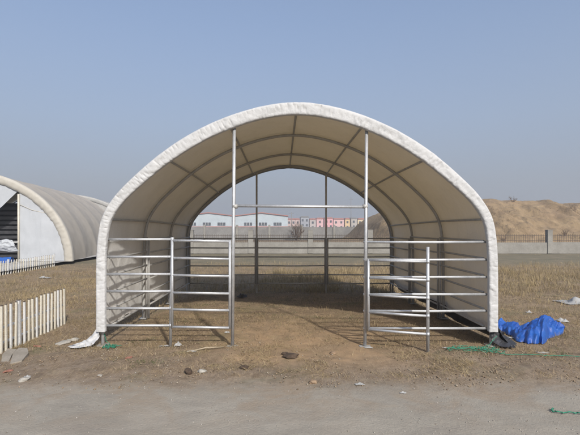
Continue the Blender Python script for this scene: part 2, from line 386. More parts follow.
# purlins running from front to rear
for xr in (0, 1.045, -1.045, 2.03, -2.03, 2.8, -2.8):
    P = offset(spline(_prof, 401), -.045); up = P[P[:, 1] > .9]; i = np.argmin(np.abs(up[:, 0]-xr)+(0 if abs(xr) < 2.7 else np.abs(up[:, 1]-1.9)))
    x, z = up[i]; b = MB(); b.tube([(x, -.02, z), (x, 2.02, z-.003), (x, 4.04, z-.04), (x, 6.1, z-.085)], .019, 10); b.build('purlin', DULL, sh, True)
# door posts front and rear, the front pair lean a little
def top_z(x, y):
    P = offset(spline(_prof, 401), -.062); return float(np.interp(x, P[:, 0], P[:, 1]))+gz(y)*.9
for (ut, ub, y) in ((234.4, 232.4, 6.80), (366.6, 364.9, 6.80)):
    xt, xb = (ut-U0)*y/F-CX, (ub-U0)*y/F-CX; g = gz(y)
    b = MB(); b.tube([(xb, y-6.82, g-.04), (xt, y-6.82, top_z(xt, y))], .026, 12); o = b.build('door_post', STEEL, sh, True)
    m = MB(); m.box((xb, y-6.82, g-.018), (.17, .11, .010)); m.build('base_plate', DULL, o)
    m = MB(); m.tube([(xb+(xt-xb)*.93, y-6.82, top_z(xt, y)-.1), (xt, y-6.82, top_z(xt, y)+.0)], .034, 12); m.build('clamp', DULL, o, True)
for x in (-.725-CX, 1.26-CX):
    b = MB(); b.tube([(x, 6.06, -.14), (x, 6.06, top_z(x, 12.88)+.01)], .027, 12); b.build('door_post', PALE, sh, True)
zc = 1.79+20.2*6.8/F
b = MB(); b.tube([((234-U0)*6.8/F-CX, -.02, zc+.008), ((366-U0)*6.8/F-CX, -.02, zc-.008)], .021, 12); o = b.build('crossbar', STEEL, sh, True)
for u in (235.2, 365.2):
    m = MB(); x = (u-U0)*6.8/F-CX; m.tube([(x-.035, -.02, zc), (x+.035, -.02, zc)], .033, 12); m.build('clamp', DULL, o, True)
# low brace bar behind the crossbar
# black skirt along the right foot and loose flaps
n1, n2 = 120, 14
yv = np.linspace(6.76, 12.9, n1); tv = np.linspace(0, 1, n2); Yg, Tg = np.meshgrid(yv, tv, indexing='ij')
Xg = 3.01+.01+(Tg**1.5)*(.10+.10*(1-ss(6.8, 8.2, Yg)))+(fbm(Yg, Tg, .35, 71)-.5)*.07*Tg
Zg = .34-.33*Tg**.9+(fbm(Yg, Tg, .5, 70)-.5)*.05+gz(9)*ss(8.5, 12.5, Yg)-.02*Tg
link('ground_skirt', gridmesh('ground_skirt', Xg-0, Yg-6.82, Zg), BLACKF, sh)
def flap(pts, wdt, mt, name, parent, seed, lift=.02):
    """loose strip of sheet that curls onto the ground"""
    P = spline(pts, 40) if len(pts[0]) == 2 else None
    n = 40; A = np.array(pts, float); L = np.linspace(0, 1, len(A)); q = np.linspace(0, 1, n)
    c = np.stack([np.interp(q, L, A[:, k]) for k in range(3)], 1)
    for _ in range(3): c[1:-1] = (c[:-2]+c[1:-1]*2+c[2:])/4
    wv = np.interp(q, np.linspace(0, 1, len(wdt)), wdt); m = 8; X = np.zeros((n, m)); Yq = X.copy(); Zq = X.copy()
    for j in range(m):
        s = j/(m-1)-.5
        X[:, j] = c[:, 0]+(vn(q, q*0+j*.3, .15, seed)-.5)*.03; Yq[:, j] = c[:, 1]+s*wv
        Zq[:, j] = c[:, 2]+(vn(q*3, q*0+j*.4, .5, seed+1)-.5)*.05
    return link(name, gridmesh(name, X, Yq, Zq), mt, parent)
def L3(u, v, y, z=None):
    x = (u-U0)*y/F-CX; return (x, y-6.82, H-(v-V0)*y/F if z is None else z)
def tail(up, lo, mt, name, seed):
    """loose end of the sheet: runs from the upper line to the lower line"""
    n, m = 36, 10; q = np.linspace(0, 1, n); A = np.array(up, float); B_ = np.array(lo, float); L = np.linspace(0, 1, len(A))
    a = np.stack([np.interp(q, L, A[:, k]) for k in range(3)], 1); b = np.stack([np.interp(q, L, B_[:, k]) for k in range(3)], 1)
    for _ in range(4):
        for c in (a, b): c[1:-1] = (c[:-2]+c[1:-1]*2+c[2:])/4
    t = np.linspace(0, 1, m)[None, :, None]; V = a[:, None]*(1-t)+b[:, None]*t
    nx = (vn(q[:, None]*3+t[0, :, 0]*.5, t[0, :, 0][None]*1.5+q[:, None], .35, seed)-.5); V[..., 1] += nx*.07; V[..., 2] += np.abs(nx)*.03
    return link(name, gridmesh(name, V[..., 0], V[..., 1], V[..., 2]), mt, sh)
tail([L3(97, 0, 6.78, .27), L3(92, 0, 6.78, .15), L3(86, 0, 6.77, .08), L3(79, 0, 6.75, .045), L3(68, 0, 6.67, .012)],
     [L3(100, 0, 6.71, .16), L3(95, 0, 6.66, .05), L3(88, 0, 6.63, .02), L3(80, 0, 6.61, .008), L3(71, 0, 6.62, .005)], TRIM, 'loose_flap', 3)
tail([L3(497, 0, 6.78, .32), L3(500, 0, 6.85, .22), L3(504, 0, 6.9, .13), L3(510, 0, 6.9, .07), L3(517, 0, 6.8, .02)],
     [L3(489, 0, 6.80, .16), L3(493, 0, 6.72, .06), L3(499, 0, 6.68, .02), L3(506, 0, 6.66, .0), L3(515, 0, 6.66, -.005)], BLACKF, 'loose_flap', 4)

# ------------------------------------------------------------------ livestock panels and gates
ZR = [.30, .56, .815, 1.075, 1.335, 1.60]
def panel(name, p0, p1, zr, label, cat, group=None, ends=(True, True), posts=(), mt=STEEL, r=.0195, g=0, end_r=.021, tilt=(0, 0), bot=None):
    """panel of round rails from p0 to p1 (x, y): rails are parts, upright end bars too"""
    x0, y0 = p0; x1, y1 = p1; L = math.hypot(x1-x0, y1-y0); rz = math.atan2(y1-y0, x1-x0)
    t = thing(name, (x0, y0, g), label, cat, group, rz)
    for i, z in enumerate(zr):
        m = MB(); a = random.uniform(-.004, .004)
        m.tube([(0, 0, z+tilt[0]+a), (L/2, 0, z+(tilt[0]+tilt[1])/2-.003), (L, 0, z+tilt[1]+a)], r, 10); m.build('rail', mt, t, True)
    for k, e in enumerate(ends):
        if e:
            m = MB(); x = 0 if k == 0 else L; m.tube([(x, 0, (zr[0] if bot is None else bot)-.015+tilt[k]), (x, 0, zr[-1]+.015+tilt[k])], end_r, 10); m.build('end_bar', mt, t, True)
    for (x, dx, z0, z1, r_) in posts:
        m = MB(); m.tube([(x, -.0, z0), (x+dx, -.0, z1)], r_, 12); po = m.build('post', mt, t, True)
    for (x, dx, z0, z1, r_) in posts:                                  # pinned collars where the rails meet the post
        for z in zr:
            m = MB(); m.tube([(x+dx*z/z1, 0, z-.024), (x+dx*z/z1, 0, z+.024)], r_+.004, 10); m.build('collar', STEEL, po, True)
    return t
def ux(u, y): return (u-U0)*y/F
yf = 6.79
panel('rail_fence', (ux(105, yf), yf), (ux(171, yf), yf), ZR, 'short galvanised rail panel between the left trim and the left gate', 'fence', 'front rail panels', (False, False), posts=[(ux(171, yf)-ux(105, yf)-.01, .03, -.03, 1.63, .024)])
panel('rail_gate', (ux(172.5, yf), yf-.02), (ux(230, yf), yf-.02), ZR, 'closed galvanised rail gate left of the doorway, against the left door post', 'gate', 'front rail gates', tilt=(-.015, -.03))
panel('rail_fence', (ux(363.5, yf), yf+.01), (ux(487, yf), yf+.01), [z-.045 for z in ZR], 'long galvanised rail panel between the right door post and right trim', 'fence', 'front rail panels', (False, False))
panel('rail_gate', (ux(368.4, 6.72), 6.72), (ux(427.5, 6.42), 6.42), [z-.045 for z in ZR[:5]], 'galvanised rail gate swung slightly forward, right of the doorway', 'gate', 'front rail gates', (True, False), posts=[(.845, 0, -.03, 1.50, .024)])
gi = 0
word = ['front', 'middle', 'rear']
for sx, sd in ((-1, 'left'), (1, 'right')):
    x = CX+sx*2.86
    for k in range(3):
        y0, y1 = YB[k]+.07, YB[k+1]-.07
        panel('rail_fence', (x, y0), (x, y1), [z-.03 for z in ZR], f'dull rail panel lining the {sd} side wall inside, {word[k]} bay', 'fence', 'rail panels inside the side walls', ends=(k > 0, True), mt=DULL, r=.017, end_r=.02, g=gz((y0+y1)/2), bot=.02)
for (xa, xb, lb) in ((-2.62, -.76, 'rear rail panel left of the two rear door posts'), (-.69, 1.22, 'rear rail gate between the two rear door posts'), (1.30, 3.10, 'rear rail panel right of the two rear door posts')):
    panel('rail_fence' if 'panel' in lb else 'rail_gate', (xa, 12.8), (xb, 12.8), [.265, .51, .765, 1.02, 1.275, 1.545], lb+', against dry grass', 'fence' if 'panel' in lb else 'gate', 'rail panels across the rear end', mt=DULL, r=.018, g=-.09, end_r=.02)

# ------------------------------------------------------------------ neighbouring long tent and the grey one behind
ex, ey = .9857, .1686
def tent(name, corner, a, b, L, rib, label, m1, m2, mw, open_end):
    t = thing(name, (corner[0], corner[1], 0), label, 'tent')
    def W(s, l, z): return (-ex*s-ey*l, -ey*s+ex*l, z)
    th = np.linspace(0, PI, 90); nl = int(L/rib)*12+1
    V = []; ls = np.linspace(0, L, nl)
    for q in th:
        for l in ls:
            ph = (l/rib) % 1; s_ = abs(math.sin(PI*ph)); d = -.10*s_**.8*(.5+.8*float(vn(q*3, l, .8, 2)))-.02*float(vn(q*6, l, .4, 9))
            s = a-(a+d)*math.cos(q); z = (b+d)*math.sin(q); V.append(W(s, l, z+.04))
    g = MB(); g.grid(V, len(th), nl); g.build('cover', m1, t, True)
    for k in range(int(L/rib)+1):
        m = MB(); m.tube([W(a-(a-.06)*math.cos(q), k*rib, (b-.06)*math.sin(q)+.04) for q in th[::3]], .04, 8); m.build('hoop', DULL, t, True)
    # band
    n = 500; V = []; secs = [(.02, .25), (.03, 0), (0, -.05), (-.12, -.08), (-.26, -.06), (-.38, -.02), (-.40, .1)]
    for i in range(n):
        q = PI*i/(n-1)
        for k, (o_, y_) in enumerate(secs):
            pk = (float(vn(q*a, k*.2, .14, 31))-.5)*.035*(1 if 0 < k < 6 else 0)
            V.append(W(a-(a+o_+pk*.4)*math.cos(q), y_+pk, max((b+o_+pk*.4)*math.sin(q), 0)+.04))
    g = MB(); g.grid(V, n, len(secs)); g.build('end_trim', m2, t, True)
    def cols(name, s0, s1, lo, mt, l=.0, inset=.3, ns=40, nz=24):
        V = []
        for i in range(ns):
            s = s0+(s1-s0)*i/(ns-1); x = (s-a)/(a-inset); hi = (b-inset)*math.sqrt(max(0, 1-x*x)); l0 = lo(s) if callable(lo) else lo
            for j in range(nz):
                z = l0+(max(hi, l0+.01)-l0)*j/(nz-1); V.append(W(s, l+(float(fbm(s, z, .9, 77))-.5)*.12, z+.04))
        g = MB(); g.grid(V, ns, nz); return g.build(name, mt, t, True)
    if open_end:
        cols('end_panel', .31, 2.46, .02, mw)
        def door(s): return float(np.interp(s, [2.46, 3.3, 4.1, 5.2, 7.45, 7.5], [3.62, 2.72, 2.2, 2.1, 2.1, .02]))
        cols('door_flap', 2.47, 9.69, door, mw, l=.03, ns=110)
        m = MB(); m.tube([W(2.49, -.05, 0), W(2.49, -.05, 3.40)], .05, 10); m.build('door_post', CREAM, t, True)
        m = MB(); m.tube([W(.6, .0, 2.2), W(1.2, .02, 2.45), W(1.9, 0, 2.62), W(2.47, -.03, 2.9)], .012, 6); m.build('seam_rope', CREAM, t, True)
        m = MB(); c = W(3.4, 2.2, 1.0); 
        m = MB(); m.tube([W(2.49, -.08, 1.02), W(7.5, -.08, 1.0)], .03, 8); m.build('door_bar', WHITEP, t, True)
    else: cols('end_panel', .31, 2*a-.31, .02, mw)
    cols('rear_panel', .31, 2*a-.31, .02, m1, l=L-.1)
    return t
TC = (-10.6, 22.75)
tn = tent('tunnel_tent', TC, 5.0, 4.5, 13.5, 2.7, 'long beige ribbed tunnel tent with white end wall, left of the shelter', TENT, TENTB, TENTW, True)
tent('tunnel_tent', (-14.6, 46), 7.0, 4.95, 14, 2.0, 'grey tunnel tent half hidden behind the beige one', TENTG, TENTG, TENTG, False)
def TW(s, l, z): return (TC[0]-ex*s-ey*l, TC[1]-ey*s+ex*l, z+.04)
# small vent rag on the tent side
m = MB(); q = TW(-.02, 9.5, 1.9); m.tube([(q[0]+.05, q[1]-.6, q[2]+.02), (q[0]+.1, q[1]-.2, q[2]-.05), (q[0]+.08, q[1]+.15, q[2]+.0), (q[0]+.05, q[1]+.5, q[2]+.06)], [.03, .09, .05, .02], 8)
# dark slatted stack inside, cloth and blue sheet
sk = thing('slatted_rack', TW(4.6, 1.6, 0), 'black slatted rack standing inside the doorway of the beige tent', 'rack', rz=math.atan2(ey, ex))
for k in range(11):
    m = MB(); m.box((0, 0, .2+k*.25), (4.4, .5, .16)); m.build('slat', BLACKF, sk)
for x in (-2.1, 0, 2.1):
    m = MB(); m.box((x, .3, 1.45), (.1, .08, 2.9)); m.build('upright', BLACKF, sk)
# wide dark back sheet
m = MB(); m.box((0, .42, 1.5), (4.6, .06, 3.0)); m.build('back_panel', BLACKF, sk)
V = []; n1, n2 = 30, 20
for i in range(n1):
    for j in range(n2):
        a, b_ = i/(n1-1), j/(n2-1); wv = .28+.28*b_
        s = 3.02+(a-.5)*2*wv; z = 1.14-(b_*.62)*(1-.35*abs(a-.4))-abs(a-.5)*.12
        q = TW(s, -.12-.10*math.sin(PI*b_)-(float(fbm(a*2, b_*2, .35, 81))-.5)*.22, z); V.append(q)
g = MB(); g.grid(V, n1, n2); tag(g.build('hanging_cloth', TENTW, None, True), 'crumpled white cloth hung over the bar in the tent doorway', 'cloth')
V = []
for i in range(40):
    for j in range(16):
        a, b_ = i/39, j/15; s = 2.62+a*4.2
        z = .02+(.30*math.sin(PI*min(1, b_*1.0)))*(.6+.5*float(fbm(a*8, b_*3, .8, 83)))
        V.append(TW(s, -.75+b_*.6, z))
g = MB(); g.grid(V, 40, 16); tag(g.build('ground_sheet', BLUE, None, True), 'light blue sheet bundled on the floor in the tent doorway', 'tarp')

# ------------------------------------------------------------------ picket fences
def picket_fence(p0, p1, n, h, label, wd, thick_at=(), cream=False, lean=0, gp_='white picket fences'):
    x0, y0 = p0; x1, y1 = p1; L = math.hypot(x1-x0, y1-y0); rz = math.atan2(y1-y0, x1-x0)
    t = thing('picket_fence', (x0, y0, 0), label, 'fence', gp_, rz)
    for i in range(n):
        x = L*i/(n-1); tk = i in thick_at; w_ = wd*(1.75 if tk else 1); hh = h*(1.06 if tk else 1)+random.uniform(-.012, .012)
        g0 = float(gh(x0+(x1-x0)*i/(n-1), y0+(y1-y0)*i/(n-1))); a = random.uniform(-.018, .018)+lean
        m = MB(); y = -.02 if not tk else 0
        m.add([(x-w_/2, y-w_/2, g0-.05), (x+w_/2, y-w_/2, g0-.05), (x+w_/2, y+w_/2, g0-.05), (x-w_/2, y+w_/2, g0-.05),
               (x-w_/2+a, y-w_/2, g0+hh), (x+w_/2+a, y-w_/2, g0+hh), (x+w_/2+a, y+w_/2, g0+hh), (x-w_/2+a, y+w_/2, g0+hh)],
              [(3,2,1,0),(4,5,6,7),(0,1,5,4),(1,2,6,5),(2,3,7,6),(3,0,4,7)])
        o = m.build('post' if tk else 'picket', CREAM if (not tk and i % 3) else WHITEP, t)
        if wd > .02:
            m = MB(); m.box((x+a, y, g0+hh+.006), (w_*.8, w_*.8, .014)); m.build('cap', IRON, o)
    for z in (.14, .47):
        m = MB(); m.box((L/2, .02, h*z+.02), (L+.06, .018, .03)); m.build('rail', WHITEP, t)
    return t
picket_fence((-4.0, 5.55), (-4.06, 8.36), 24, .66, 'near low white picket fence standing in dry grass left of the shelter', .028, thick_at=(0, 11))
picket_fence((-10.95, 14.5), (-10.95, 21.6), 42, .55, 'far low white picket fence along the concrete yard by the tent', .03, thick_at=(0, 20, 41), lean=.05)

# ------------------------------------------------------------------ low wall with iron railing and concrete pillars
YW = 31.7
wl = thing('railing_wall', (0, YW, 0), 'low concrete wall topped by iron railing, in front of the earth bank', 'wall')
xsP = [-19+4.2*k for k in range(0, 16)]
for k, x in enumerate(xsP):
    m = MB(); m.box((x, 0, .72), (.34, .34, 1.62)); o = m.build('pillar', CONC, wl)
    m = MB(); m.box((x, 0, 1.545), (.38, .38, .04)); m.build('cap', CONC, o)
    if k == len(xsP)-1: break
    x2 = xsP[k+1]; a, b_ = x+.17, x2-.17
    m = MB(); dz = random.uniform(-.02, .02); m.box(((a+b_)/2, 0, .29+dz/2), (b_-a, .22, .78+dz)); m.build('base_wall', CONC, wl)
    m = MB()
    for z in (.80, 1.16): m.box(((a+b_)/2, 0, z), (b_-a, .03, .03))
    n = 30
    for i in range(n): m.box((a+(b_-a)*(i+.5)/n, 0, .96), (.017, .017, .60))
    m.build('railing', IRON, wl)

# grey compound wall farther off with a few posts
cw = thing('compound_wall', (-12, 64, 0), 'long grey rendered wall below the warehouse, seen through the shelter', 'wall')
for k in range(10):
    m = MB(); m.box((-22+k*4.6+2.3, 0, .85), (4.4, .25, 1.75+random.uniform(-.1, .1))); m.build('wall_panel', GREYW, cw)
    m = MB(); m.box((-22+k*4.6, -.05, 1.0), (.3, .4, 2.1)); m.build('pillar', CONC, cw)
# bare shrubs
def shrub(name, loc, h, n, label, cat, seed, mt, group=None, spread=.5, r0=.02):
    rd = random.Random(seed); m = MB()
    def grow(p, d, L, r, k):
        q = [p]
        for i in range(3):
            d = d+np.array([rd.uniform(-.25, .25), rd.uniform(-.25, .25), rd.uniform(-.05, .15)]); d /= np.linalg.norm(d); q.append(q[-1]+d*L/3)
        m.tube(q, [r, r*.85, r*.7, r*.5], 4)
        if k:
            for _ in range(3):
                j = rd.choice((1, 2, 3)); e = d+np.array([rd.uniform(-1, 1), rd.uniform(-1, 1), rd.uniform(-.2, .6)])*.8; grow(q[j], e/np.linalg.norm(e), L*rd.uniform(.5, .75), r*.6, k-1)
    for _ in range(n):
        a = rd.uniform(0, 2*PI); d = np.array([math.cos(a)*spread, math.sin(a)*spread, 1]); grow(np.array([rd.uniform(-.1, .1)*h, rd.uniform(-.1, .1)*h, -.1]), d/np.linalg.norm(d), h*.55, r0, 3)
    o = m.build(name, mt); o.location = loc; return tag(o, label, cat, group)
TWIG = surf('bare_twigs', (.09, .06, .045), (.15, .11, .08), 6, .9, 0, 0)
shrub('bare_shrub', (2.1, 62, 0), 2.6, 9, 'dark leafless bush beside the grey wall, below the far houses', 'bush', 1, TWIG, spread=.7, r0=.05)

# ------------------------------------------------------------------ earth bank
def bank_h(x, y):
    px = [6.5, 8.6, 10, 11.2, 12.8, 16, 22, 25, 27, 27.7, 28.3, 29, 30.2, 32, 38, 46, 60, 80, 95]
    pz = [0, .5, 2.2, 3.1, 3.7, 4.3, 4.72, 4.6, 4.55, 4.8, 4.35, 4.2, 4.28, 4.45, 4.7, 4.3, 4.6, 3.5, 0]
    top = np.interp(x, px, pz); r = (y-34.5)/13
    prof = ss(0, 1, r)*.55+.45*np.clip(r, 0, 1); back = 1-ss(58, 72, y)
    rough = (fbm(x+y*.5, y*.35-x*.1, 3.0, 90)-.5)*1.5+(fbm(x, y, 1.0, 91)-.5)*.55
    rough = rough - (np.abs(vn(x+y*.35, y*.18, 1.5, 93)-.5)*2)*.55-(np.abs(vn(x+y*.3, y*.3, .55, 94)-.5)*2)*.22+.35
    amp = np.clip(prof*3, 0, 1)*np.clip(top/2, 0, 1)*back*(1-.62*ss(.75, 1.0, r))
    return top*prof*back+rough*amp-.15
xb = axis([(5, 40, .16), (40, 97, .8)]); yb = axis([(33.5, 50, .16), (50, 74, .8)]); X, Y = np.meshgrid(xb, yb, indexing='ij')
tag(link('hill', gridmesh('earth_bank', X, Y, bank_h(X, Y)), SAND), kind='structure')
for k, (u, y, h) in enumerate(((513, 46.5, .7), (575, 43, 1.0), (565, 38, .7), (503, 37.5, .5))):
    x = ux(u, y); z = float(bank_h(x, y))
    shrub('bare_shrub', (x, y, z), h, 5, ['leafless twiggy shrub on the crest of the earth bank', 'leafless shrub high on the bank at the right edge', 'small bare shrub low on the bank behind the railing', 'small bare shrub on the bank close to the shelter edge'][k], 'bush', 10+k, TWIG, 'bare shrubs on the earth bank', spread=.8, r0=.02)

def d_weed(x, y): return ss(.50, .62, fbm(x, y, 2.2, 151))*ss(.4, .6, fbm(x, y, .6, 152))
# ------------------------------------------------------------------ far buildings
WIN = surf('dark_window', (.05, .055, .065), (.10, .11, .12), 3, .25, 0, 0)
def flatm(n, c, r=.8): return surf(n, tuple(q*.9 for q in c), tuple(min(1, q*1.08) for q in c), .4, r, 0, .05, .01, None, 4)
WARE = flatm('warehouse_cladding', (.40, .45, .48)); REDR = flatm('red_roof', (.36, .15, .12)); 
wh = thing('warehouse', (ux(235, 150), 150, 0), 'pale blue warehouse with two low red-edged gables behind the shelter', 'warehouse')
for k, s in enumerate((-1, 1)):
    x0 = 0 if s > 0 else -17.7; x1 = x0+17.6; zc_ = 6.3; ze = 5.25
    m = MB(); m.prism([(x0, 0), (x1, 0), (x1, ze), ((x0+x1)/2, zc_), (x0, ze)], 0, 40); m.build('wall', WARE, wh)
    m = MB(); m.prism([(x0-.2, ze-.02), ((x0+x1)/2, zc_+.0), (x1+.2, ze-.02), (x1+.2, ze+.22), ((x0+x1)/2, zc_+.26), (x0-.2, ze+.22)], -.4, 40.3); m.build('roof', REDR, wh)
    for i in range(3 if s > 0 else 3):
        xx = x0+2.4+i*4.9+(1.0 if s > 0 else 0)
        m = MB(); m.box((xx+1.0, -.05, 2.65), (2.6, .15, 1.0)); o = m.build('window', WIN, wh)
        m = MB()
        for q in (-.45, .45): m.box((xx+1.0+q, -.15, 2.65), (.12, .06, 1.0))
        m.build('mullion', WHITEP, o)
m = MB(); m.box((0, -.1, 1.75), (35.4, .25, .3)); m.build('base_stripe', REDR, wh)
specs = [(287, 300, 219.6, (.48, .36, .33), 'faded pink'), (300.6, 309, 217.4, (.30, .31, .34), 'grey'), (309.6, 316, 219.6, (.42, .37, .35), 'dusty beige'), (316.4, 323.5, 219.0, (.60, .38, .38), 'light pink'),
         (324.5, 333, 218.6, (.66, .33, .34), 'strong pink'), (333.4, 344, 219.4, (.62, .40, .38), 'rose'), (345, 350, 219.2, (.62, .44, .24), 'orange-yellow'), (350.6, 357, 218.8, (.40, .36, .32), 'brown'), (357.6, 372, 219.4, (.60, .48, .30), 'sandy yellow')]
yd = 210
for i, (ua, ub, vt, c, nm) in enumerate(specs):
    xa, xb2 = ux(ua, yd), ux(ub, yd); h = H+(V0-vt)*yd/F; wv = xb2-xa
    t = thing('row_house', ((xa+xb2)/2, yd, 0), f'far {nm} two-storey house in the row beyond the grey wall', 'house', 'far row of houses')
    m = MB(); m.box((0, 5, h/2), (wv-.1, 10, h)); m.build('wall', flatm('paint_'+nm.replace(' ', '_').replace('-', '_'), c), t)
    m = MB(); m.prism([(-wv/2-.1, h), (wv/2+.1, h), (wv/2-.4, h+.6), (-wv/2+.4, h+.6)], -.2, 10.2); m.build('roof', REDR if i not in (1, 7) else GREYW, t)
    n = max(1, int(wv/1.9))
    for j in range(n):
        for z in (h-1.35, h-3.6):
            m = MB(); m.box((-wv/2+wv*(j+.5)/n, -.03, z), (.85, .12, 1.0)); m.build('window', WIN, t)

for u, y, vt, lb in ((351, 170, 197, 'thin tall mast above the pink and yellow houses'), (291.5, 140, 212, 'short utility pole beside the warehouse corner')):
    t = thing('utility_pole', (ux(u, y), y, 0), lb, 'pole', 'far poles'); h = H+(V0-vt)*y/F
    m = MB(); m.tube([(0, 0, 0), (0, 0, h)], [.13, .07], 8); m.build('pole', GREYW, t, True)
    m = MB(); m.box((0, 0, h*.93), (1.5, .1, .1)); m.build('crossarm', GREYW, t)
# ------------------------------------------------------------------ blue tarpaulin
def tarp():
    n1, n2 = 150, 100; a = np.linspace(0, 1, n1); b = np.linspace(0, 1, n2); A, B = np.meshgrid(a, b, indexing='ij')
    # front and back outlines on the ground
    u = 496+A*68
    vf = np.interp(a, [0, .10, .22, .30, .50, .68, .78, 1.0], [330, 330.5, 334, 338.5, 341, 341.5, 336, 332])[:, None]
    vf = vf+((vn(a*6, a*0, .35, 57)-.5)*2.2*np.clip(a*5, 0, 1))[:, None]
    vb = np.interp(a, [0, .2, .4, .6, .75, .9, 1.0], [324, 326, 327, 324, 323, 325, 329])[:, None]
    d = 1/((1-B)*(vf-V0)/(H*F)+B*(vb-V0)/(H*F)); X = (u-U0)*d/F
    hp = np.interp(a, [0, .06, .12, .3, .42, .52, .66, .70, .78, .88, .97, 1], [.10, .20, .13, .12, .14, .26, .37, .36, .22, .12, .06, .01])[:, None]
    pr = np.sin(PI*np.clip(B*1.02, 0, 1))**.7*(1-.25*B)
    q = X*1.0+d*.6; w_ = X*.7-d
    def tri(t): return np.abs((t % 1)-.5)*2
    wx = X+.16*vn(X, d*2.2, .33, 51); wy = d*1.6+.2*vn(X+5, d*2.2, .30, 52)
    crk = sum(am*tri((wx*math.cos(an)+wy*math.sin(an))/lm+ph) for am, an, lm, ph in ((.085, .25, .36, .1), (.06, 1.1, .27, .4), (.045, 2.3, .21, .7), (.03, .7, .13, .2), (.02, 2.9, .10, .5)))
    fold = crk-.10+0*(1-np.abs(vn(q, w_*.35, .13, 51)-.5)*2)**2*.075+(1-np.abs(vn(w_*1.2+q*.3, q*.3, .09, 52)-.5)*2)**3*.045+np.abs(vn(q*.6+w_, w_-q, .22, 58)-.5)*.09
    Z = hp*pr*(.80)+fold*pr*.75+(fbm(X, d, .05, 53)-.5)*.012
    Z = Z+gh(X, d)+.012
    return gridmesh('tarpaulin', X+(fold-.05)*.35*pr, d+(vn(X, d, .12, 54)-.5)*.05, Z, smooth=True)
tag(link('tarpaulin', tarp(), BLUE), 'crumpled bright blue tarpaulin heaped on dry grass at the right wall', 'tarp')

# ------------------------------------------------------------------ green cords
def cord(pts, r, label, seed, loops=0, spread=.2):
    rd = random.Random(seed); m = MB(); P = []
    for i in range(len(pts)-1):
        for k in range(8):
            t = k/8; x = pts[i][0]*(1-t)+pts[i+1][0]*t+rd.uniform(-.008, .008); y = pts[i][1]*(1-t)+pts[i+1][1]*t+rd.uniform(-.012, .012)
            P.append((x, y, ((pts[i][2] if len(pts[i]) > 2 else 0)*(1-t)+(pts[i+1][2] if len(pts[i+1]) > 2 else 0)*t)+float(gh(x, y))+.012+r+rd.uniform(0, .012)))
    m.tube(P, r, 6)
    for k in range(loops):
        cx, cy = pts[-1][0]+rd.uniform(-spread, spread), pts[-1][1]+rd.uniform(-.12, .12); a0 = rd.uniform(0, 6); Q = []
        ra, rb = rd.uniform(.05, spread), rd.uniform(.02, .09)
        for j in range(26):
            q = a0+j/25*rd.choice((5.5, 5.6)); x = cx+math.cos(q)*ra+rd.uniform(-.01, .01); y = cy+math.sin(q)*rb+rd.uniform(-.01, .01)
            Q.append((x, y, float(gh(x, y))+.015+r+rd.uniform(0, .03)))
        m.tube(Q, r, 6)
    return tag(m.build('cord', GREEN, None, True), label, 'cord', 'green cords on the ground')
cord([gp(497, 348)+(.18,), gp(490, 349)+(.05,), gp(476, 351)], .0045, 'tangled green cord heaped at the foot of the right hoop', 3, 9, .28)
cord([gp(486, 352), gp(505, 354.5), gp(525, 355), gp(545, 356.5), gp(565, 356), gp(590, 358)], .005, 'thin green cord running from the right hoop past the tarpaulin', 4)
cord([gp(604, 414.5), gp(585, 413.5), gp(572, 411.5), gp(560, 411.8), gp(552, 410), gp(553, 407.5)], .006, 'green cord end on the grey track at lower right', 5)
cord([gp(103, 344)+(.22,), gp(106, 346)+(.08,), gp(112, 348)], .0045, 'small green cord knot by the foot of the left hoop', 6, 5, .08)

# ------------------------------------------------------------------ slabs, clods, litter
def rock(name, loc, dim, seed, mt, label, cat, group=None, jag=.35, flat=False, rz=0):
    rd = random.Random(seed); import bmesh
    bm = bmesh.new(); bmesh.ops.create_icosphere(bm, subdivisions=3, radius=1)
    for v in bm.verts:
        n = mathutils.noise.noise(v.co*1.3+mathutils.Vector((seed*3.1, 0, 0)))*jag+mathutils.noise.noise(v.co*4+mathutils.Vector((0, seed, 0)))*jag*.4
        v.co = v.co*(1+n)
        if flat: v.co.z = max(-.6, min(.6, v.co.z))
        v.co = mathutils.Vector((v.co.x*dim[0]/2, v.co.y*dim[1]/2, v.co.z*dim[2]/2))
    me = bpy.data.meshes.new(name); bm.to_mesh(me); bm.free()
    o = link(name, me, mt); z = float(gh(loc[0], loc[1])); o.location = (loc[0], loc[1], z+dim[2]*.28); o.rotation_euler = (rd.uniform(-.1, .1), rd.uniform(-.1, .1), rz or rd.uniform(0, 3))
    if not flat: me.polygons.foreach_set('use_smooth', [True]*len(me.polygons))
    return tag(o, label, cat, group)
def slab(poly, th, tilt, mt, label, name='concrete_slab'):
    m = MB(); n = len(poly); c = np.mean(poly, axis=0); v = []
    for zz in (0, th):
        for (x, y) in poly: v.append((x-c[0]+random.uniform(-.006, .006), y-c[1], zz+(x-c[0])*tilt[0]+(y-c[1])*tilt[1]))
    m.add(v, [tuple(range(n-1, -1, -1)), tuple(range(n, 2*n))]+[(i, (i+1) % n, (i+1) % n+n, i+n) for i in range(n)])
    o = m.build(name, mt); o.location = (c[0], c[1], float(gh(c[0], c[1]))-.02)
    bv = o.modifiers.new('bevel', 'BEVEL'); bv.width = .006; bv.segments = 2
    return tag(o, label, 'slab', 'broken slabs by the picket fence')
SLABM = surf('dusty_concrete', (.20, .175, .14), (.28, .25, .21), 4, .95, 0, .5, .01, None, 30)
slab([gp(10, 362), gp(22, 360), gp(29, 354), gp(27, 350.5), gp(19, 350), gp(13, 354)], .06, (.05, .12), SLABM, 'right, larger piece of broken concrete slab below the picket fence')
slab([gp(1, 360.5), gp(9, 360), gp(12, 355), gp(17, 351), gp(8, 351), gp(2, 355)], .05, (-.04, .1), SLABM, 'left, smaller piece of broken concrete slab below the picket fence')
CLOD = surf('dark_clod', (.045, .03, .02), (.09, .06, .04), 20, .95, 0, .5, .02)
